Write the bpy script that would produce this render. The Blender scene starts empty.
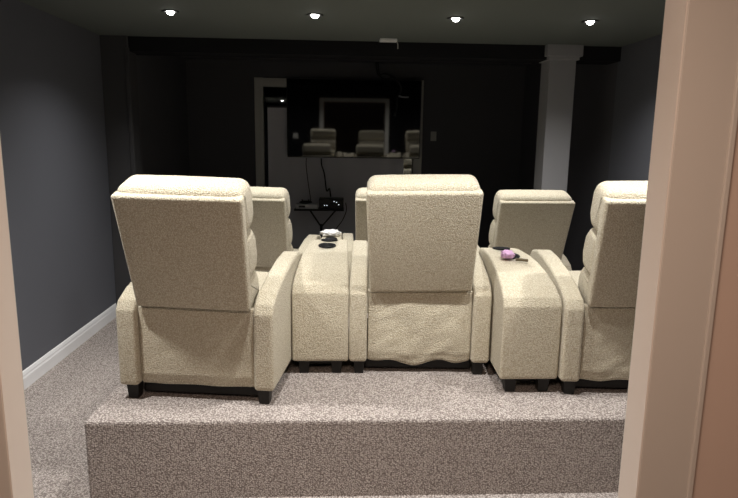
import bpy, bmesh, math, random
from mathutils import Vector, Matrix, noise
random.seed(7)
S = bpy.context.scene
COL = S.collection
PI = math.pi

# ------------------------------------------------------------------ materials
def new_mat(name):
    m = bpy.data.materials.new(name); m.use_nodes = True
    nt = m.node_tree
    return m, nt, nt.nodes['Principled BSDF']

def N(nt, typ, **kw):
    n = nt.nodes.new(typ)
    for k, v in kw.items(): setattr(n, k, v)
    return n

def plain(name, col, rough=.6, spec=.4, metal=0., bump=0., bscale=60.):
    m, nt, b = new_mat(name)
    b.inputs['Base Color'].default_value = (*col, 1)
    b.inputs['Roughness'].default_value = rough
    b.inputs['Specular IOR Level'].default_value = spec
    b.inputs['Metallic'].default_value = metal
    tc = N(nt, 'ShaderNodeTexCoord'); nz = N(nt, 'ShaderNodeTexNoise')
    nz.inputs['Scale'].default_value = bscale; nz.inputs['Detail'].default_value = 3
    nt.links.new(tc.outputs['Object'], nz.inputs['Vector'])
    if bump > 0:
        bp = N(nt, 'ShaderNodeBump'); bp.inputs['Strength'].default_value = .5
        bp.inputs['Distance'].default_value = bump
        nt.links.new(nz.outputs['Fac'], bp.inputs['Height']); nt.links.new(bp.outputs['Normal'], b.inputs['Normal'])
    else:
        mr = N(nt, 'ShaderNodeMapRange')
        mr.inputs['To Min'].default_value = max(0, rough - .04); mr.inputs['To Max'].default_value = min(1, rough + .04)
        nt.links.new(nz.outputs['Fac'], mr.inputs['Value']); nt.links.new(mr.outputs['Result'], b.inputs['Roughness'])
    return m

def boucle(name, c0, c1, scale=1.0):
    m, nt, b = new_mat(name)
    tc = N(nt, 'ShaderNodeTexCoord')
    vo = N(nt, 'ShaderNodeTexVoronoi'); vo.inputs['Scale'].default_value = 155 * scale
    nz = N(nt, 'ShaderNodeTexNoise'); nz.inputs['Scale'].default_value = 210 * scale; nz.inputs['Detail'].default_value = 4
    big = N(nt, 'ShaderNodeTexNoise'); big.inputs['Scale'].default_value = 9; big.inputs['Detail'].default_value = 2
    for n in (vo, nz, big): nt.links.new(tc.outputs['Object'], n.inputs['Vector'])
    ad = N(nt, 'ShaderNodeMath', operation='ADD')
    sb = N(nt, 'ShaderNodeMath', operation='SUBTRACT'); sb.inputs[0].default_value = 1
    nt.links.new(vo.outputs['Distance'], sb.inputs[1])
    nt.links.new(sb.outputs[0], ad.inputs[0]); nt.links.new(nz.outputs['Fac'], ad.inputs[1])
    bp = N(nt, 'ShaderNodeBump'); bp.inputs['Strength'].default_value = .8; bp.inputs['Distance'].default_value = .005
    nt.links.new(ad.outputs[0], bp.inputs['Height']); nt.links.new(bp.outputs['Normal'], b.inputs['Normal'])
    mr = N(nt, 'ShaderNodeMapRange'); mr.inputs['From Min'].default_value = .85; mr.inputs['From Max'].default_value = 1.45
    nt.links.new(ad.outputs[0], mr.inputs['Value'])
    mx = N(nt, 'ShaderNodeMix', data_type='RGBA')
    mx.inputs[6].default_value = (*c0, 1); mx.inputs[7].default_value = (*c1, 1)  # the darker tone paints self-shadow into the gaps between the loops
    nt.links.new(mr.outputs['Result'], mx.inputs[0])
    nt.links.new(mx.outputs[2], b.inputs['Base Color'])
    b.inputs['Roughness'].default_value = .95; b.inputs['Specular IOR Level'].default_value = .1
    b.inputs['Sheen Weight'].default_value = .15
    return m

def carpet(name):
    m, nt, b = new_mat(name)
    tc = N(nt, 'ShaderNodeTexCoord')
    mp = N(nt, 'ShaderNodeMapping'); mp.inputs['Scale'].default_value = (1, 1, 1.35)
    nt.links.new(tc.outputs['Object'], mp.inputs['Vector'])
    vo = N(nt, 'ShaderNodeTexVoronoi'); vo.inputs['Scale'].default_value = 105; vo.inputs['Randomness'].default_value = .75
    nz = N(nt, 'ShaderNodeTexNoise'); nz.inputs['Scale'].default_value = 150; nz.inputs['Detail'].default_value = 3
    big = N(nt, 'ShaderNodeTexNoise'); big.inputs['Scale'].default_value = 2.5; big.inputs['Detail'].default_value = 2
    for n in (vo, nz): nt.links.new(mp.outputs['Vector'], n.inputs['Vector'])
    nt.links.new(tc.outputs['Object'], big.inputs['Vector'])
    sb = N(nt, 'ShaderNodeMath', operation='SUBTRACT'); sb.inputs[0].default_value = 1
    nt.links.new(vo.outputs['Distance'], sb.inputs[1])
    ad = N(nt, 'ShaderNodeMath', operation='ADD')
    nt.links.new(sb.outputs[0], ad.inputs[0]); nt.links.new(nz.outputs['Fac'], ad.inputs[1])
    bp = N(nt, 'ShaderNodeBump'); bp.inputs['Strength'].default_value = .85; bp.inputs['Distance'].default_value = .006
    nt.links.new(ad.outputs[0], bp.inputs['Height']); nt.links.new(bp.outputs['Normal'], b.inputs['Normal'])
    mr = N(nt, 'ShaderNodeMapRange'); mr.inputs['From Min'].default_value = .8; mr.inputs['From Max'].default_value = 1.5
    nt.links.new(ad.outputs[0], mr.inputs['Value'])
    mx = N(nt, 'ShaderNodeMix', data_type='RGBA')
    mx.inputs[6].default_value = (.215, .185, .172, 1); mx.inputs[7].default_value = (.72, .66, .62, 1)
    nt.links.new(mr.outputs['Result'], mx.inputs[0])
    hs = N(nt, 'ShaderNodeHueSaturation')
    m2 = N(nt, 'ShaderNodeMapRange'); m2.inputs['To Min'].default_value = .93; m2.inputs['To Max'].default_value = 1.07
    nt.links.new(big.outputs['Fac'], m2.inputs['Value']); nt.links.new(m2.outputs['Result'], hs.inputs['Value'])
    nt.links.new(mx.outputs[2], hs.inputs['Color']); nt.links.new(hs.outputs['Color'], b.inputs['Base Color'])
    b.inputs['Roughness'].default_value = 1; b.inputs['Specular IOR Level'].default_value = .05
    return m

def emit(name, col, strength):
    m, nt, b = new_mat(name)
    b.inputs['Base Color'].default_value = (.8, .8, .8, 1)
    b.inputs['Emission Color'].default_value = (*col, 1); b.inputs['Emission Strength'].default_value = strength
    return m

def glass(name, refl):
    m, nt, b = new_mat(name)
    out = nt.nodes['Material Output']; nt.nodes.remove(b)
    tr = N(nt, 'ShaderNodeBsdfTransparent'); tr.inputs['Color'].default_value = (.8, .82, .82, 1)
    gl = N(nt, 'ShaderNodeBsdfGlossy'); gl.inputs['Roughness'].default_value = .02; gl.inputs['Color'].default_value = (1, 1, 1, 1)
    mx = N(nt, 'ShaderNodeMixShader')
    lw = N(nt, 'ShaderNodeLayerWeight'); lw.inputs['Blend'].default_value = .25
    mr = N(nt, 'ShaderNodeMapRange'); mr.inputs['To Min'].default_value = refl; mr.inputs['To Max'].default_value = 1
    nt.links.new(lw.outputs['Fresnel'], mr.inputs['Value']); nt.links.new(mr.outputs['Result'], mx.inputs['Fac'])
    nt.links.new(tr.outputs[0], mx.inputs[1]); nt.links.new(gl.outputs[0], mx.inputs[2]); nt.links.new(mx.outputs[0], out.inputs['Surface'])
    return m

def screen_mat(name):
    m, nt, b = new_mat(name)
    out = nt.nodes['Material Output']
    b.inputs['Base Color'].default_value = (.004, .004, .005, 1); b.inputs['Roughness'].default_value = .5; b.inputs['Specular IOR Level'].default_value = 0
    gl = N(nt, 'ShaderNodeBsdfGlossy'); gl.inputs['Roughness'].default_value = .035; gl.inputs['Color'].default_value = (1, 1, 1, 1)
    mx = N(nt, 'ShaderNodeMixShader'); mx.inputs['Fac'].default_value = TV_REFL
    nt.links.new(b.outputs[0], mx.inputs[1]); nt.links.new(gl.outputs[0], mx.inputs[2]); nt.links.new(mx.outputs[0], out.inputs['Surface'])
    return m

TV_REFL = .095
M = dict(
    cream=boucle('cream_boucle', (.48, .425, .315), (.72, .69, .575)),
    carpet=carpet('loop_carpet'),
    wall=plain('slate_grey_paint', (.115, .12, .14), .75, .25, bump=.0006, bscale=180),
    black=plain('black_paint', (.016, .016, .018), .85, .08, bump=.0005, bscale=180),
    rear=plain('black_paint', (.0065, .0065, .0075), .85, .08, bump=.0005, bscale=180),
    far=plain('charcoal_paint', (.11, .11, .12), .85, .08, bump=.0005, bscale=180),
    post=plain('grey_post_paint', (.30, .30, .315), .7, .25),
    pil=plain('dark_grey_paint', (.06, .06, .064), .7, .25),
    ceil=plain('ceiling_paint', (.13, .145, .137), .9, .1, bump=.0006, bscale=200),
    hall=plain('hall_paint', (.56, .43, .36), .8, .2, bump=.0004, bscale=200),
    trim=plain('white_trim_paint', (.80, .81, .83), .45, .4),
    casing=plain('beige_casing_paint', (.52, .475, .43), .5, .35),
    jamb=plain('lit_jamb_paint', (.72, .655, .595), .5, .35),  # lighter than the casing: light from the theatre side put into the colour
    wintrim=plain('window_trim_paint', (.58, .58, .54), .5, .3),
    blind=plain('grey_blind_fabric', (.72, .72, .76), .9, .1, bump=.0008, bscale=350),
    leg=plain('black_wood', (.012, .011, .010), .5, .3),
    plastic=plain('black_plastic', (.012, .012, .013), .35, .5),
    cable=plain('cable_rubber', (.012, .012, .013), .55, .4),
    cup=plain('cup_well', (.004, .004, .005), .5, .2),
    ring=plain('dark_ring', (.03, .03, .03), .4, .5),
    grey=plain('grey_metal', (.35, .36, .36), .35, .5, metal=.3),
    silver=plain('silver_plastic', (.75, .76, .75), .4, .5),
    plate=plain('switch_plastic', (.50, .49, .45), .4, .5),
    white=plain('white_tissue', (.85, .85, .84), .9, .1, bump=.002, bscale=120),
    lilac=plain('lilac_plush', (.62, .40, .62), .95, .1, bump=.004, bscale=220),
    brown=plain('brown_stick', (.10, .075, .04), .6, .3),
    night=plain('night_outside', (.004, .004, .005), .9, .1),
    glass=glass('window_glass', .14),
    screen=screen_mat('tv_screen'),
    lamp=emit('downlight_lens', (1, .97, .92), 30),
    led=emit('tiny_led', (.8, .9, 1), 1.2),
)

# ------------------------------------------------------------------ helpers
def link(name, me, mat, parent=None, loc=(0, 0, 0), smooth=True):
    o = bpy.data.objects.new(name, me); COL.objects.link(o)
    o.location = loc
    if parent: o.parent = parent
    if mat and not me.materials: me.materials.append(mat)
    return o

def from_bm(name, bm, mat, parent=None, loc=(0, 0, 0), smooth=True):
    bmesh.ops.recalc_face_normals(bm, faces=bm.faces)
    me = bpy.data.meshes.new(name); bm.to_mesh(me); bm.free()
    if smooth:
        for p in me.polygons: p.use_smooth = True
    return link(name, me, mat, parent, loc)

def box_bm(bm, x0, x1, y0, y1, z0, z1, bev=0, seg=2):
    r = bmesh.ops.create_cube(bm, size=1)
    vs = r['verts']
    for v in vs:
        v.co = Vector((x0 + (v.co.x + .5) * (x1 - x0), y0 + (v.co.y + .5) * (y1 - y0), z0 + (v.co.z + .5) * (z1 - z0)))
    if bev > 0:
        es = list({e for v in vs for e in v.link_edges})
        bmesh.ops.bevel(bm, geom=es, offset=bev, segments=seg, profile=.5, affect='EDGES', clamp_overlap=True)
    return bm

def box(name, x0, x1, y0, y1, z0, z1, mat, parent=None, bev=0, seg=2):
    """box mesh, its vertices relative to the parent"""
    return from_bm(name, box_bm(bmesh.new(), x0, x1, y0, y1, z0, z1, bev, seg), mat, parent, smooth=False)

def fillet(pts, r, n=5):
    out = []; L = len(pts)
    for i in range(L):
        p = Vector(pts[i]); a = Vector(pts[i - 1]); b = Vector(pts[(i + 1) % L])
        rr = r[i] if isinstance(r, (list, tuple)) else r
        da, db = (a - p), (b - p)
        ang = da.angle(db)
        if ang > PI - .06 or rr <= 0: out.append(p); continue
        d = min(rr / math.tan(ang / 2), .45 * da.length, .45 * db.length)
        p0 = p + da.normalized() * d; p1 = p + db.normalized() * d
        for k in range(n + 1):
            t = k / n
            out.append((1 - t) ** 2 * p0 + 2 * t * (1 - t) * p + t * t * p1)
    return out

def inset(pts, d):
    L = len(pts); out = []
    area = sum(pts[i].x * pts[(i + 1) % L].y - pts[(i + 1) % L].x * pts[i].y for i in range(L))
    sg = 1 if area > 0 else -1
    for i in range(L):
        e0 = (pts[i] - pts[i - 1]); e1 = (pts[(i + 1) % L] - pts[i])
        if e0.length < 1e-7 or e1.length < 1e-7: out.append(pts[i].copy()); continue
        n0 = Vector((-e0.y, e0.x)).normalized() * sg; n1 = Vector((-e1.y, e1.x)).normalized() * sg
        n = n0 + n1
        n = n / max(.4, n.length_squared / 2)
        out.append(pts[i] + n * d)
    return out

def pillow_bm(prof, x0, x1, r, n=4, fn=None, bm=None, puff=0., rin=None):
    """closed y-z profile swept along x with rounded caps; fn maps each (x, y, z)"""
    bm = bm or bmesh.new()
    layers = []
    for k in range(n + 1):
        t = k / n * PI / 2
        layers.append((x0 + r * (1 - math.cos(t)), (rin or r) * (1 - math.sin(t))))
    layers_mid = 6
    xs = layers[:]
    a = x0 + r; b = x1 - r
    for k in range(1, layers_mid): xs.append((a + (b - a) * k / layers_mid, 0))
    xs += [(x1 - (x - x0), d) for x, d in reversed(layers)]
    rings = []
    for x, d in xs:
        ps = inset(prof, d) if d > 1e-6 else prof
        if puff:
            w = (x - x0) / (x1 - x0); g = puff * (1 - (2 * w - 1) ** 2)
            if d <= 1e-6: ps = inset(prof, -g)
        ring = []
        for p in ps:
            co = (x, p.x, p.y)
            if fn: co = fn(*co)
            ring.append(bm.verts.new(co))
        rings.append(ring)
    L = len(prof)
    for i in range(len(rings) - 1):
        for j in range(L):
            bm.faces.new((rings[i][j], rings[i][(j + 1) % L], rings[i + 1][(j + 1) % L], rings[i + 1][j]))
    bm.faces.new(list(reversed(rings[0]))); bm.faces.new(rings[-1])
    return bm

def tube_bm(pts, r, n=8, bm=None, sub=6):
    bm = bm or bmesh.new()
    P = [Vector(p) for p in pts]; C = []
    if sub > 1 and len(P) > 2:
        for i in range(len(P) - 1):
            p0 = P[max(0, i - 1)]; p1 = P[i]; p2 = P[i + 1]; p3 = P[min(len(P) - 1, i + 2)]
            for k in range(sub):
                t = k / sub
                C.append(.5 * ((2 * p1) + (p2 - p0) * t + (2 * p0 - 5 * p1 + 4 * p2 - p3) * t * t + (3 * p1 - p0 - 3 * p2 + p3) * t ** 3))
        C.append(P[-1])
    else: C = P
    rings = []
    up = Vector((.3, .2, 1)).normalized()
    for i, c in enumerate(C):
        t = (C[min(i + 1, len(C) - 1)] - C[max(i - 1, 0)]).normalized()
        s = t.cross(up)
        if s.length < 1e-3: s = t.cross(Vector((1, 0, 0)))
        s.normalize(); u = s.cross(t).normalized()
        rings.append([bm.verts.new(c + (s * math.cos(2 * PI * k / n) + u * math.sin(2 * PI * k / n)) * r) for k in range(n)])
    for i in range(len(rings) - 1):
        for k in range(n):
            bm.faces.new((rings[i][k], rings[i][(k + 1) % n], rings[i + 1][(k + 1) % n], rings[i + 1][k]))
    bm.faces.new(list(reversed(rings[0]))); bm.faces.new(rings[-1])
    return bm

def lathe_bm(prof, n=28, bm=None, closed=True, c=(0, 0, 0)):
    bm = bm or bmesh.new(); rings = []
    for r, z in prof:
        if r < 1e-6: rings.append([bm.verts.new((c[0], c[1], c[2] + z))])
        else: rings.append([bm.verts.new((c[0] + r * math.cos(2 * PI * k / n), c[1] + r * math.sin(2 * PI * k / n), c[2] + z)) for k in range(n)])
    for a, b in zip(rings, rings[1:]):
        for k in range(n):
            k2 = (k + 1) % n
            if len(a) == 1 and len(b) == 1: continue
            if len(a) == 1: bm.faces.new((a[0], b[k], b[k2]))
            elif len(b) == 1: bm.faces.new((a[k], a[k2], b[0]))
            else: bm.faces.new((a[k], a[k2], b[k2], b[k]))
    return bm

def tag(o, label, cat, group=None):
    o['label'] = label; o['category'] = cat
    if group: o['group'] = group
    return o

def thing(name, loc, rz, label, cat, group=None):
    o = bpy.data.objects.new(name, None); COL.objects.link(o)
    o.empty_display_size = .1; o.location = loc; o.rotation_euler = (0, 0, rz)
    return tag(o, label, cat, group)

def struct(o):
    o['kind'] = 'structure'; return o

def weighted(o):
    m = o.modifiers.new('wn', 'WEIGHTED_NORMAL'); m.keep_sharp = True
    return o

# ------------------------------------------------------------------ the room
XL, XR = -2.11, 2.55
YD, YB, YT = 1.47, 5.65, 8.6       # door wall, beam, far wall
ZC = 2.5
ZC2 = 2.66                          # the ceiling beyond the beam is higher
Z0 = -.03
ZP, ZF = .36, .165                  # the two carpeted tiers
DL, DR = -.794, .760               # the doorway jambs
DH = 2.07

struct(box('floor', XL, XR, YD - .13, YT, -.13, Z0, M['carpet']))
def platform(name, x0, x1, y0, y1, z1, r=.018):
    # carpet wrapped round the nosing
    prof = [(y0, Z0), (y1, Z0), (y1, z1), (y0, z1)]
    pr = fillet(prof, [0, 0, 0, r], 5)
    bm = bmesh.new()
    rings = [[bm.verts.new((x, p.x, p.y)) for p in ps] for x, ps in
             [(x0, inset(pr, r)), (x0 + r * .3, inset(pr, r * .3)), (x0 + r, pr), (x1, pr)]]
    L = len(pr)
    for a, b in zip(rings, rings[1:]):
        for j in range(L): bm.faces.new((a[j], a[(j + 1) % L], b[(j + 1) % L], b[j]))
    bm.faces.new(list(reversed(rings[0]))); bm.faces.new(rings[-1])
    for v in bm.verts:
        if v.co.z < Z0 + r * 1.05: v.co.z = Z0
    o = from_bm(name, bm, M['carpet'], smooth=False)
    return struct(o)
platform('platform', -1.169, XR, 2.624, 4.36, ZP)
platform('step', -1.169, XR, 4.34, 6.15, ZF)
struct(box('ceiling', XL, XR, YD - .13, YB + .1, ZC, ZC + .1, M['ceil']))
struct(box('ceiling_front', XL, XR, YB + .1, YT + .2, ZC2, ZC2 + .1, M['far']))
struct(box('wall_left', XL - .1, XL, YD - .13, YB + .05, Z0, ZC, M['wall']))
struct(box('wall_left_front', XL - .1, XL, YB + .05, YT + .2, Z0, ZC2, M['far']))
struct(box('wall_right', XR, XR + .1, YD - .13, YB + .05, Z0, ZC, M['wall']))
struct(box('wall_right_front', XR, XR + .1, YB + .05, YT + .2, Z0, ZC2, M['far']))
struct(box('ceiling_beam', XL, XR, YB, YB + .28, 2.375, ZC2, M['black']))

# post with its capital, and the flat post against the left wall
def post_at(name, x0, x1, y0, y1, cap, mat, base=0):
    bm = bmesh.new()
    box_bm(bm, x0, x1, y0, y1, base, 2.5, .006)
    box_bm(bm, x0 - cap, x1 + cap, y0 - cap, y1 + cap, 2.40, 2.5, .004)
    box_bm(bm, x0 - cap * .5, x1 + cap * .5, y0 - cap * .5, y1 + cap * .5, 2.37, 2.405, .006)
    return struct(from_bm(name, bm, mat, smooth=False))
post_at('column', 1.885, 2.13, 5.62, 5.86, .042, M['post'], ZF)
struct(box('trim_1', XL, -1.875, YB - .03, YB + .2, Z0, ZC, M['pil'], bev=.005))
struct(box('trim_2', -1.9, -1.862, YB - .04, YB - .015, Z0, 2.4, M['pil'], bev=.004))

# moulded baseboards
def baseboard(name, x, sgn, y0, y1, z0):
    prof = [(0, 0), (.016, 0), (.016, .075), (.012, .088), (.012, .098), (.006, .118), (0, .122)]
    bm = bmesh.new(); rings = []
    for y in (y0, y1): rings.append([bm.verts.new((x + sgn * a, y, z0 + b)) for a, b in prof])
    L = len(prof)
    for j in range(L): bm.faces.new((rings[0][j], rings[0][(j + 1) % L], rings[1][(j + 1) % L], rings[1][j]))
    bm.faces.new(rings[0]); bm.faces.new(list(reversed(rings[1])))
    return struct(from_bm(name, bm, M['trim'], smooth=False))
baseboard('baseboard_left', XL, 1, YD, YB - .05, Z0)
baseboard('baseboard_right', XR, -1, YD, 2.62, Z0)

# wall the doorway is cut in: seen behind the chairs in the reflections
def holed_wall(name, x0, x1, y0, y1, z0, z1, hx0, hx1, hz0, hz1, mat):
    bm = bmesh.new()
    box_bm(bm, x0, hx0, y0, y1, z0, z1); box_bm(bm, hx1, x1, y0, y1, z0, z1)
    if hz1 < z1: box_bm(bm, hx0, hx1, y0, y1, hz1, z1)
    if hz0 > z0: box_bm(bm, hx0, hx1, y0, y1, z0, hz0)
    return struct(from_bm(name, bm, mat, smooth=False))
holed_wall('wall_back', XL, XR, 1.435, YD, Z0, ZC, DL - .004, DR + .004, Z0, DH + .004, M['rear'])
holed_wall('wall_hall', XL, XR, 1.395, 1.435, Z0, ZC, DL - .004, DR + .004, Z0, DH + .004, M['hall'])

def casing_bm(bm, y_wall, sgn, xl, xr, zt, w, zb=-.03):
    """stepped door casing: flat band, raised outer bead"""
    for a, b, t in ((0, w * .93, .016), (w * .90, w, .021)):
        ya, yb = sorted((y_wall, y_wall + sgn * t))
        box_bm(bm, xl - b, xl - a, ya, yb, zb, zt + b, .003)
        box_bm(bm, xr + a, xr + b, ya, yb, zb, zt + b, .003)
        box_bm(bm, xl - a, xr + a, ya, yb, zt + a, zt + b, .003)
    return bm
door = bpy.data.objects.new('door_1', None); COL.objects.link(door); struct(door)
bm = bmesh.new()
box_bm(bm, DL - .004, DL, 1.379, YD, Z0, DH + .004); box_bm(bm, DR, DR + .004, 1.379, YD, Z0, DH + .004)
box_bm(bm, DL, DR, 1.379, YD, DH, DH + .004)
from_bm('jamb', bm, M['jamb'], door, smooth=False)
bm = bmesh.new(); casing_bm(bm, 1.395, -1, DL - .004, DR + .004, DH + .004, .143)
from_bm('casing', bm, M['casing'], door, smooth=False)
bm = bmesh.new(); casing_bm(bm, YD, 1, DL - .006, DR + .006, DH + .006, .09)
from_bm('casing', bm, M['wintrim'], door, smooth=False)

# the hall the picture is taken from
struct(box('floor_hall', XL, XR, -4.2, YD - .13, -.13, Z0, M['carpet']))
struct(box('ceiling_hall', XL, XR, -4.2, YD - .13, ZC, ZC + .1, M['hall']))
struct(box('wall_hall_left', XL - .1, XL, -4.2, YD - .13, Z0, ZC, M['hall']))
struct(box('wall_hall_right', XR, XR + .1, -4.2, YD - .13, Z0, ZC, M['hall']))
struct(box('wall_hall_back', XL, XR, -4.3, -4.2, Z0, ZC, M['pil']))

# far wall with its wide window
K = 1.075
def fz(z): return 1.65 + (z - 1.65) * K
WX0, WX1, WZ1, WZ0 = -.995 * K, .945 * K, fz(2.275), .06
holed_wall('wall_front', XL, XR, YT, YT + .12, Z0, ZC2, WX0, WX1, WZ0, WZ1, M['far'])
win = bpy.data.objects.new('window_1', None); COL.objects.link(win); struct(win)
bm = bmesh.new()
wcw = .12
box_bm(bm, WX0 - wcw, WX0, YT - .02, YT + .10, WZ0 - .06, WZ1 + wcw, .004)
box_bm(bm, WX1, WX1 + wcw, YT - .02, YT + .10, WZ0 - .06, WZ1 + wcw, .004)
box_bm(bm, WX0, WX1, YT - .02, YT + .10, WZ1, WZ1 + wcw - .004, .004)
box_bm(bm, WX0, WX1, YT - .02, YT + .10, WZ0 - .06, WZ0, .004)
from_bm('window_frame', bm, M['wintrim'], win, smooth=False)
box('window_pane', WX0, WX1, YT + .070, YT + .076, WZ0, WZ1, M['glass'], win)
struct(box('night_backing', WX0 - .2, WX1 + .2, YT + .30, YT + .34, 0, ZC, M['night']))

# ------------------------------------------------------------------ recliners
TH = math.radians(18)
def bk(s, t): return (-math.sin(TH) * s + math.cos(TH) * t, .475 + math.cos(TH) * s + math.sin(TH) * t)
ARM = [(0, .076), (0, .46), (.03, .505), (.12, .548), (.3, .598), (.5, .634), (.66, .645), (.77, .625), (.84, .56), (.86, .48), (.86, .076)]
W2 = .386
CACHE = {}
def cached(key, make):
    if key not in CACHE: CACHE[key] = make()
    return CACHE[key]
def mesh_of(bm, name, smooth=True):
    bmesh.ops.recalc_face_normals(bm, faces=bm.faces)
    me = bpy.data.meshes.new(name); bm.to_mesh(me); bm.free()
    for p in me.polygons: p.use_smooth = smooth
    return me

def cushion(name, st, x, r, puff, rad=.04, fn=None):
    prof = fillet([bk(*p) for p in st], rad, 7)
    return mesh_of(pillow_bm(prof, -x, x, r, 6, fn=fn, puff=puff), name)
def panel_taper(x, y, z): return (x * (.97 + .057 * (z - .47) / .56), y, z)

def rear_panel(seed, amp, hem):
    nx, nz = 44, 30
    bm = bmesh.new(); g = []
    for j in range(nz + 1):
        w = j / nz; row = []
        for i in range(nx + 1):
            u = i / nx
            x = -.284 + .568 * u
            edge = min(1, 6 * min(u, 1 - u)) * min(1, 4 * (1 - w) + .1)
            fold = noise.noise(Vector((x * 5 + seed, w * 2.2 + x * 4, seed))) * .6 + noise.noise(Vector((x * 9 - w * 5, w * 5 + seed, 3))) * .4
            y = .034 - edge * amp * (fold + .15)
            zb = .080 + hem * (math.sin(u * 2 * PI * 2 + seed) * .5 - .5) * min(1, 5 * min(u, 1 - u)) * (1 - w) ** 2
            z = zb + (.478 - zb) * w
            if w < .13: y += .010 * (1 - w / .13)        # the turned-under hem
            if .11 < w < .16: y -= .002
            row.append(bm.verts.new((x, y, z)))
        g.append(row)
    for j in range(nz):
        for i in range(nx): bm.faces.new((g[j][i], g[j][i + 1], g[j + 1][i + 1], g[j + 1][i]))
    # close it into a pad
    back = []
    for j in range(nz + 1): back.append([bm.verts.new((v.co.x, .066, v.co.z)) for v in g[j]])
    for j in range(nz):
        for i in range(nx): bm.faces.new((back[j][i], back[j + 1][i], back[j + 1][i + 1], back[j][i + 1]))
    for j in range(nz):
        bm.faces.new((g[j][0], g[j + 1][0], back[j + 1][0], back[j][0])); bm.faces.new((g[j][nx], back[j][nx], back[j + 1][nx], g[j + 1][nx]))
    for i in range(nx):
        bm.faces.new((g[0][i], back[0][i], back[0][i + 1], g[0][i + 1])); bm.faces.new((g[nz][i], g[nz][i + 1], back[nz][i + 1], back[nz][i]))
    return mesh_of(bm, 'rear_panel')

def leg_mesh():
    bm = bmesh.new()
    def q(z, h): return [bm.verts.new((sx * h, sy * h, z)) for sx, sy in ((-1, -1), (1, -1), (1, 1), (-1, 1))]
    a, b, c = q(0, .024), q(.075, .030), q(.092, .030)
    for lo, hi in ((a, b), (b, c)):
        for k in range(4): bm.faces.new((lo[k], lo[(k + 1) % 4], hi[(k + 1) % 4], hi[k]))
    bm.faces.new(list(reversed(a))); bm.faces.new(c)
    return mesh_of(bm, 'leg', False)

def recliner(loc, deg, label, group, seed, amp=.012, hem=.02, sway=0.):
    t = thing('recliner', loc, -math.radians(deg), label, 'recliner', group)
    C = M['cream']
    def pm(name, key, make):
        o = link(name, cached(key, make), C, t)
        if sway and name in ('back_panel', 'headrest', 'back_cushion'):
            R = Matrix.Rotation(math.radians(sway), 4, 'Y'); pv = Vector((0, 0, .475))
            o.matrix_local = Matrix.Translation(pv) @ R @ Matrix.Translation(-pv)
        return o
    armp = fillet(ARM, .022, 4)
    pm('armrest', 'armL', lambda: mesh_of(pillow_bm(armp, -W2, -W2 + .098, .018, 5), 'armrest'))
    pm('armrest', 'armR', lambda: mesh_of(pillow_bm(armp, W2 - .098, W2, .018, 5), 'armrest'))
    pm('base', 'base', lambda: mesh_of(pillow_bm(fillet([(.07, .088), (.80, .088), (.80, .34), (.07, .34)], .02), -.272, .272, .012), 'base'))
    pm('seat_cushion', 'seat', lambda: mesh_of(pillow_bm(fillet([(.085, .33), (.86, .33), (.875, .40), (.84, .475), (.5, .47), (.085, .44)], .04), -.268, .268, .04, 5, puff=.012), 'seat_cushion'))
    pm('footrest', 'foot', lambda: mesh_of(pillow_bm(fillet([(.795, .10), (.87, .10), (.875, .335), (.795, .335)], .025), -.266, .266, .025, puff=.006), 'footrest'))
    pm('back_panel', 'panel', lambda: cushion('back_panel', [(0, 0), (.580, 0), (.580, .062), (0, .062)], .284, .016, 0, .018, panel_taper))
    pm('headrest', 'head', lambda: cushion('headrest', [(.37, .058), (.610, .018), (.610, .19), (.545, .226), (.42, .222), (.365, .17)], .287, .05, .003, .056))
    pm('back_cushion', 'lum1', lambda: cushion('back_cushion', [(.125, .05), (.372, .05), (.368, .19), (.30, .235), (.20, .24), (.128, .20)], .280, .045, .006, .055))
    pm('back_cushion', 'lum2', lambda: cushion('back_cushion', [(-.06, .05), (.135, .05), (.133, .22), (.06, .262), (-.05, .25)], .268, .045, .006, .05))
    link('underframe_shade', cached('under', lambda: mesh_of(box_bm(bmesh.new(), -.30, .30, .085, .78, .014, .095, .006), 'underframe_shade', False)), M['leg'], t)  # black block for the mechanism, added to deepen the shade under the chair
    link('rear_panel', rear_panel(seed, amp, hem), C, t)
    for sx in (-1, 1):
        for y in (.055, .80): link('leg', cached('leg', leg_mesh), M['leg'], t, (sx * .33, y, 0))
    return t

GB, GF = 'recliners in the back row', 'recliners in the front row'
recliner((-.701, 2.81, ZP), 7, 'cream nubby recliner at the left end of the back row, nearest the left wall', GB, 2.1, .006, .004, .9)
recliner((.434, 3.145, ZP), 2.5, 'cream nubby recliner in the middle of the back row, between the two armrest consoles', GB, 5.3, .018, .035, -1.1)
recliner((1.512, 2.842, ZP), 4, 'cream nubby recliner at the right of the back row, partly hidden by the doorway casing', GB, 9.2, .014, .01, -.7)
recliner((-.675, 4.66, ZF), 9, 'cream front row recliner partly behind the left back row recliner', GF, 1.2)
recliner((.40, 4.70, ZF), 0, 'cream front row recliner almost wholly hidden behind the middle back row recliner', GF, 3.7)
recliner((1.475, 4.64, ZF), -3, 'cream front row recliner in front of the grey column, seen above the right console', GF, 6.6)

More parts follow.
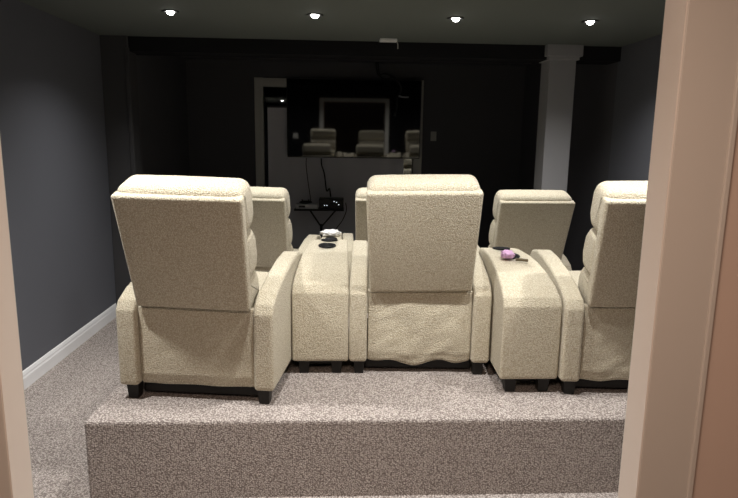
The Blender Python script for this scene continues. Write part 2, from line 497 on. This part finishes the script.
# ------------------------------------------------------------------ consoles between the chairs
CP = [(0, .076), (0, .465), (.025, .508), (.10, .556), (.20, .596), (.32, .627), (.45, .645), (.62, .650), (.73, .636), (.79, .58), (.815, .48), (.815, .076)]
def ctop(y):
    for (a, za), (b, zb) in zip(CP[1:], CP[2:]):
        if a <= y <= b and b > a: return za + (zb - za) * (y - a) / (b - a)
def console(loc, deg, wr, wf, dep, label, group, cups, shift=0.):
    t = thing('armrest_console', loc, -math.radians(deg), label, 'console', group)
    k = dep / .815
    def fn(u, y, z):
        w = wr + (wf - wr) * max(0, min(1, y / .815))
        return (u * w + shift * y, y * k, z)
    prof = fillet(CP, .022, 4)
    # the body is rounded a little along its side edges: radius given in units of width
    body = from_bm('console_body', pillow_bm(prof, -.5, .5, .05, 5, fn, rin=.016), M['cream'], t)
    for y in cups:
        z = ctop(y); sl = math.atan2(ctop(y + .03) - ctop(y - .03), .06 * k)
        rc = min(.045, (wr + (wf - wr) * y / .815) / 2 - .03)
        cut = from_bm('cut', lathe_bm([(0, -.075), (rc, -.075), (rc, .03), (0, .03)], 32), None)
        cut.location = Vector((shift * y, y * k, z)) + t.location; cut.rotation_euler = (sl, 0, 0)
        bpy.context.view_layer.update()
        md = body.modifiers.new('b', 'BOOLEAN'); md.operation = 'DIFFERENCE'; md.object = cut; md.solver = 'EXACT'
        me = bpy.data.meshes.new_from_object(body.evaluated_get(bpy.context.evaluated_depsgraph_get()))
        body.modifiers.clear(); body.data = me; bpy.data.objects.remove(cut)
        c = from_bm('cup_holder', lathe_bm([(0, -.070), (rc - .003, -.070), (rc - .001, .0025), (rc + .005, .0045), (rc + .008, .002), (rc + .006, -.003), (rc - .0005, -.004), (rc - .0005, -.073), (0, -.073)], 32), M['cup'], t, (shift * y, y * k, z + .002))
        c.rotation_euler = (sl, 0, 0)
    box('underframe_shade', -wf * .36, wf * .36 , .09, .70 * k, .03, .09, M['leg'], t, .004)  # black block added to paint in the shade between the console legs
    for sx in (-1, 1):
        link('leg', cached('leg', leg_mesh), M['leg'], t, (sx * (wr / 2 - .065), .055, 0))
        link('leg', cached('leg', leg_mesh), M['leg'], t, (sx * (wf / 2 - .05) + shift * .75, .75 * k, 0))
    return t
GC = 'armrest consoles between the recliners'
console((-.108, 3.165, ZP), 0, .310, .205, .815, 'cream back row console with two round cup holders, left of the middle recliner', GC, (.45, .62), .06)
console((.972, 2.90, ZP), 0, .304, .195, .815, 'cream back row console with a lilac plush on top, right of the middle recliner', GC, (.43, .62), -.02)
console((-.112, 4.70, ZF), 0, .235, .12, .815, 'cream front row console with white tissue on top, behind the left console', GC, (.38,), .08)
console((.935, 4.66, ZF), 0, .27, .19, .815, 'cream front row console hidden behind the right back row console', GC, (.42,))

# ------------------------------------------------------------------ small things lying on the consoles
def lump(name, mat, r, squash, seed, amp, loc, sub=4, freq=1.0):
    bm = bmesh.new(); bmesh.ops.create_icosphere(bm, subdivisions=sub, radius=1)
    for v in bm.verts:
        n = v.co.normalized()
        d = 1 + amp * (abs(noise.noise(n * 2.1 * freq + Vector((seed, 0, 0)))) * 1.6 - .4 + .5 * noise.noise(n * 5 * freq + Vector((0, seed, 0))))
        v.co = Vector((n.x * r[0] * d, n.y * r[1] * d, max(-.75, n.z * d) * r[2]))
    return from_bm(name, bm, mat, None, loc)

tag(lump('tissue', M['white'], (.085, .07, .030), 1, 3.0, .35, (-.085, 5.19, ZF + .652 + .020)), 'white crumpled tissue lying on top of the front row console', 'tissue')

def plush():
    bm = bmesh.new()
    box = None
    t = lump('plush_toy', M['lilac'], (.037, .034, .026), 1, 8.0, .35, (.928, 3.265, ZP + .634 + .030), 4, 1.6)
    return t
pt = tag(plush(), 'small lilac plush lying on the right console beside its cup holders', 'plush toy')
st = from_bm('stick', tube_bm([(-.022, .012, 0), (0, .004, .001), (.025, -.004, 0), (.04, -.012, 0)], .008, 8), M['brown'], None, (.985, 3.215, ZP + .630 + .013))
tag(st, 'small brown stick lying beside the lilac plush on the right console', 'stick')

# ------------------------------------------------------------------ television on its bracket across the window
tv = thing('television', (.163 * K, YT - .06, fz(1.885)), 0, 'large black flat television mounted across the window, mirroring the recliners', 'television')
tw, thh = 1.715, .985
tv.scale = (K, K, K)
tv.rotation_euler = (math.radians(TV_TILT := 1.86), 0, math.radians(TV_YAW := -1.4))
bm = bmesh.new(); box_bm(bm, -tw / 2, tw / 2, -.018, .02, -thh / 2, thh / 2, .004); box_bm(bm, -.55, .55, .018, .04, -.35, .2, .006)
from_bm('tv_body', bm, M['plastic'], tv, smooth=False)
box('screen', -tw / 2 + .010, tw / 2 - .010, -.0195, -.017, -thh / 2 + .016, thh / 2 - .010, M['screen'], tv)
box('led', -.01, .01, -.0195, -.0178, -thh / 2 + .004, -thh / 2 + .009, M['grey'], tv)
bm = bmesh.new()
box_bm(bm, -1.02 - .163, .97 - .163, .050, .062, .395, .445)
for x in (-.3, .3): box_bm(bm, x - .02, x + .02, .035, .052, -.3, .44)
from_bm('wall_bracket', bm, M['plastic'], tv, smooth=False)

# grey blind hanging inside the window behind the television
bl = thing('window_blind', (-.045 * K, YT + .035, fz(2.03)), 0, 'plain grey blind hanging across the window behind and below the television', 'blind')
bl.scale = (K, 1, K)
bm = bmesh.new(); nx = 60; rows = []
for j, z in enumerate([0, -.17, -.175, -.18, -.6, -1.2, -1.84]):
    rows.append([])
    for i in range(nx + 1):
        x = -.905 + 1.775 * i / nx
        rows[-1].append((x, .004 * math.sin(i * .8) * (j > 0) + (.004 if j == 2 else 0), z))
fr = [[bm.verts.new(c) for c in r] for r in rows]; bkk = [[bm.verts.new((c[0], c[1] + .004, c[2])) for c in r] for r in rows]
for j in range(len(rows) - 1):
    for i in range(nx):
        bm.faces.new((fr[j][i], fr[j][i + 1], fr[j + 1][i + 1], fr[j + 1][i])); bm.faces.new((bkk[j][i], bkk[j + 1][i], bkk[j + 1][i + 1], bkk[j][i + 1]))
for j in range(len(rows) - 1):
    for i in (0, nx): bm.faces.new((fr[j][i], fr[j + 1][i], bkk[j + 1][i], bkk[j][i]))
for i in range(nx):
    for j in (0, len(rows) - 1): bm.faces.new((fr[j][i], fr[j][i + 1], bkk[j][i + 1], bkk[j][i]))
from_bm('blind_cloth', bm, M['blind'], bl, smooth=False)
box('top_rail', -.91, .872, -.008, .012, -.012, .012, M['pil'], bl, .003)
for x in (-.3, .3): from_bm('cord', tube_bm([(x, 0, 0), (x, 0, .243)], .002, 6), M['cable'], bl)

# ------------------------------------------------------------------ media stand under the television
SY = YT - .28
ms = thing('media_stand', (-.25 * K, SY, Z0), 0, 'black pedestal stand with a small tray below the television', 'stand')
box('tray', -.34, .29, -.13, .13, .698, .718, M['plastic'], ms, .004)
from_bm('pole', tube_bm([(0, 0, .02), (0, 0, .50)], .018, 14), M['plastic'], ms)
for x0 in (-.15, .19): from_bm('brace', tube_bm([(0, 0, .46), (x0, 0, .70)], .011, 8), M['plastic'], ms)
from_bm('foot', lathe_bm([(0, 0), (.17, 0), (.175, .01), (.16, .02), (.03, .03), (0, .03)], 32), M['plastic'], ms)
o = thing('set_top_box', (-.43 * K, SY - .03, .689), 0, 'small silver set-top box on the left of the tray below the television', 'set-top box')
box('case', -.14, .14, -.08, .08, .004, .062, M['silver'], o, .005)
box('display', -.10, -.02, -.0825, -.079, .02, .045, M['plastic'], o)
for x in (-.1, .1): box('foot', x - .012, x + .012, -.06, .06, 0, .006, M['plastic'], o)
o.scale = (K, K, K)
o = thing('game_controller', (-.45 * K, SY - .02, .755), .2, 'black game controller lying on the silver set-top box', 'controller')
bm = bmesh.new(); bmesh.ops.create_icosphere(bm, subdivisions=3, radius=1)
for v in bm.verts:
    x = v.co.x; v.co = Vector((x * .085, v.co.y * .035 - abs(x) ** 3 * .03, (v.co.z + 1) * .02))
from_bm('shell', bm, M['plastic'], o)
for x in (-.04, .04): from_bm('thumbstick', lathe_bm([(0, .036), (.008, .036), (.008, .046), (.012, .048), (.012, .053), (0, .054)], 14), M['ring'], o, (x, -.004, 0))
o.scale = (K, K, K)
o = thing('av_receiver', (-.115 * K, SY - .02, .689), 0, 'black receiver box with tiny lights on the right of the tray below the television', 'receiver')
box('case', -.16, .15, -.09, .09, .006, .135, M['plastic'], o, .006)
for x in (-.13, .12): box('foot', x - .015, x + .015, -.07, .07, 0, .008, M['ring'], o)
for x, z in ((-.09, .05), (-.06, .05), (.06, .09), (.09, .06), (.03, .10)): box('indicator', x - .006, x + .006, -.0925, -.089, z - .004, z + .004, M['led'], o)
box('front_display', -.13, -.02, -.092, -.089, .075, .10, M['ring'], o)

o.scale = (K, K, K)
ms.scale = (K, K, 1)

# ------------------------------------------------------------------ cables
CY = YT - .045
def cable(name, pts, r, label, grp=None):
    pts = [(x * K, y, fz(z)) for x, y, z in pts]
    return tag(from_bm(name, tube_bm(pts, r, 8), M['cable']), label, 'cable', grp)
GK = 'cables below the television'
cable('cable', [(-.445, CY - .05, 1.385), (-.45, CY - .06, 1.3), (-.43, CY - .04, 1.1), (-.40, CY - .12, .93), (-.39, SY + .10, .86), (-.40, SY + .085, .79)], .006, 'thin black cable hanging from the television to the silver set-top box', GK)
cable('cable', [(-.255, CY - .05, 1.385), (-.25, CY - .06, 1.3), (-.215, CY - .05, 1.18), (-.185, CY - .14, .98), (-.15, SY + .12, 1.0), (-.14, SY + .05, .975), (-.13, SY + .0, .906)], .010, 'thicker black cable hanging from the television to the black receiver', GK)
cable('cable', [(.062, SY - .02, .83), (.07, SY - .10, .74), (.02, SY - .15, .62), (-.05, SY - .12, .52), (-.10, SY - .08, .42)], .006, 'black cable drooping off the right edge of the tray', GK)
o = thing('hanging_cable', (.70 * K, YT - .155, fz(2.43)), 0, 'black cable looping down from the ceiling over the top right corner of the television', 'cable')
o.scale = (K, K, K)
P = [(-.27, 0, .155), (-.262, 0, .08), (-.235, 0, .0), (-.17, 0, .015), (-.10, 0, .0), (-.04, 0, -.03), (.03, 0, -.10), (.055, 0, -.18), (.02, 0, -.25), (.0, 0, -.30), (.005, 0, -.38), (-.015, 0, -.46)]
from_bm('cord', tube_bm(P, .011, 8), M['cable'], o)
from_bm('cord', tube_bm([(-.245, 0, .155), (-.235, 0, .05), (-.20, 0, -.03), (-.12, 0, -.045), (-.06, 0, -.02), (-.02, 0, -.03)], .009, 8), M['cable'], o)
from_bm('connector', tube_bm([(.02, 0, -.25), (.09, -.01, -.265), (.15, -.01, -.262)], .011, 8), M['grey'], o)
from_bm('connector', tube_bm([(-.015, 0, -.46), (-.02, 0, -.50)], .014, 8), M['ring'], o)

# ------------------------------------------------------------------ switches, ceiling plate
def switch(loc, rz, label, gangs=1):
    t = thing('wall_switch', loc, rz, label, 'switch')
    w = .04 + .046 * (gangs - 1) / 2
    box('cover_plate', -w, w, -.008, 0, -.065, .065, M['plate'], t, .003)
    for k in range(gangs):
        x = (k - (gangs - 1) / 2) * .046
        box('rocker', x - .015, x + .015, -.013, -.007, -.033, .033, M['plate'], t, .003)
switch((1.205 * K, YT, fz(1.685)), 0, 'pale switch plate on the black wall right of the window')
switch((-1.5, YD, 1.22), PI, 'pale double switch plate beside the doorway casing, mirrored in the television', 2)
o = thing('ceiling_plate', (.405, 5.50, ZC), 0, 'small white mounting plate on the ceiling with a short hanging wire', 'ceiling plate')
box('plate', -.075, .075, -.045, .045, -.022, 0, M['trim'], o, .004)
from_bm('wire', tube_bm([(.07, .02, -.01), (.085, .03, -.03), (.088, .03, -.075)], .004, 6), M['plate'], o)

# ------------------------------------------------------------------ recessed downlights
def downlight(x, y, label, group, power):
    t = thing('downlight', (x, y, ZC), 0, label, 'ceiling light', group)
    from_bm('trim_ring', lathe_bm([(.034, .0), (.036, -.004), (.054, -.007), (.060, -.003), (.060, 0)], 36), M['ring'], t)
    from_bm('lens', lathe_bm([(0, -.024), (.011, -.0225), (.019, -.018), (.025, -.010), (.027, 0)], 28), M['lamp'], t)
    L = bpy.data.lights.new('downlight_beam', 'SPOT'); L.energy = power; L.color = (1, .97, .925)
    L.spot_size = math.radians(135); L.spot_blend = 1; L.shadow_soft_size = .035
    lo = bpy.data.objects.new('downlight_beam', L); COL.objects.link(lo); lo.location = (x, y, ZC - .03)
GL = 'recessed ceiling downlights'
ordn = ['leftmost', 'second from left', 'third from left', 'rightmost']
for i, x in enumerate((-1.195, -.19, .812, 1.79)):
    downlight(x, 4.51, 'bright round recessed downlight in the ceiling, %s of the four in view' % ordn[i], GL, 84)
for i, x in enumerate((-1.40, -.19, .812, 1.79)):
    downlight(x, 2.46, 'bright recessed downlight above the platform edge, %s of the back row of lights' % ordn[i], GL, 165 if i == 0 else 108)

# the hall's warm ceiling lamp
L = bpy.data.lights.new('hall_lamp', 'AREA'); L.energy = 36; L.color = (1, .76, .60); L.size = .4
lo = bpy.data.objects.new('hall_lamp', L); COL.objects.link(lo); lo.location = (0, .25, ZC - .06)

w = bpy.data.worlds.new('World'); S.world = w; w.use_nodes = True
w.node_tree.nodes['Background'].inputs['Color'].default_value = (.003, .003, .0035, 1)
w.node_tree.nodes['Background'].inputs['Strength'].default_value = 1

# ------------------------------------------------------------------ camera
cam = bpy.data.cameras.new('Camera'); co = bpy.data.objects.new('Camera', cam); COL.objects.link(co)
p, yw, rl = math.radians(10.39), math.radians(2.736), math.radians(.815)
fwd = Vector((math.sin(yw) * math.cos(p), math.cos(yw) * math.cos(p), -math.sin(p)))
r = Vector((math.cos(yw), -math.sin(yw), 0)); u = r.cross(fwd)
r2 = math.cos(rl) * r + math.sin(rl) * u; u2 = -math.sin(rl) * r + math.cos(rl) * u
co.matrix_world = Matrix(((r2.x, u2.x, -fwd.x, 0), (r2.y, u2.y, -fwd.y, 0), (r2.z, u2.z, -fwd.z, 1.65), (0, 0, 0, 1)))
cam.sensor_fit = 'HORIZONTAL'; cam.sensor_width = 36; cam.lens = 605 / 738 * 36; cam.clip_start = .02
S.camera = co
vs = S.view_settings; vs.view_transform = 'Standard'; vs.look = 'None'; vs.gamma = 1; vs.use_curve_mapping = False
vs.exposure = 0
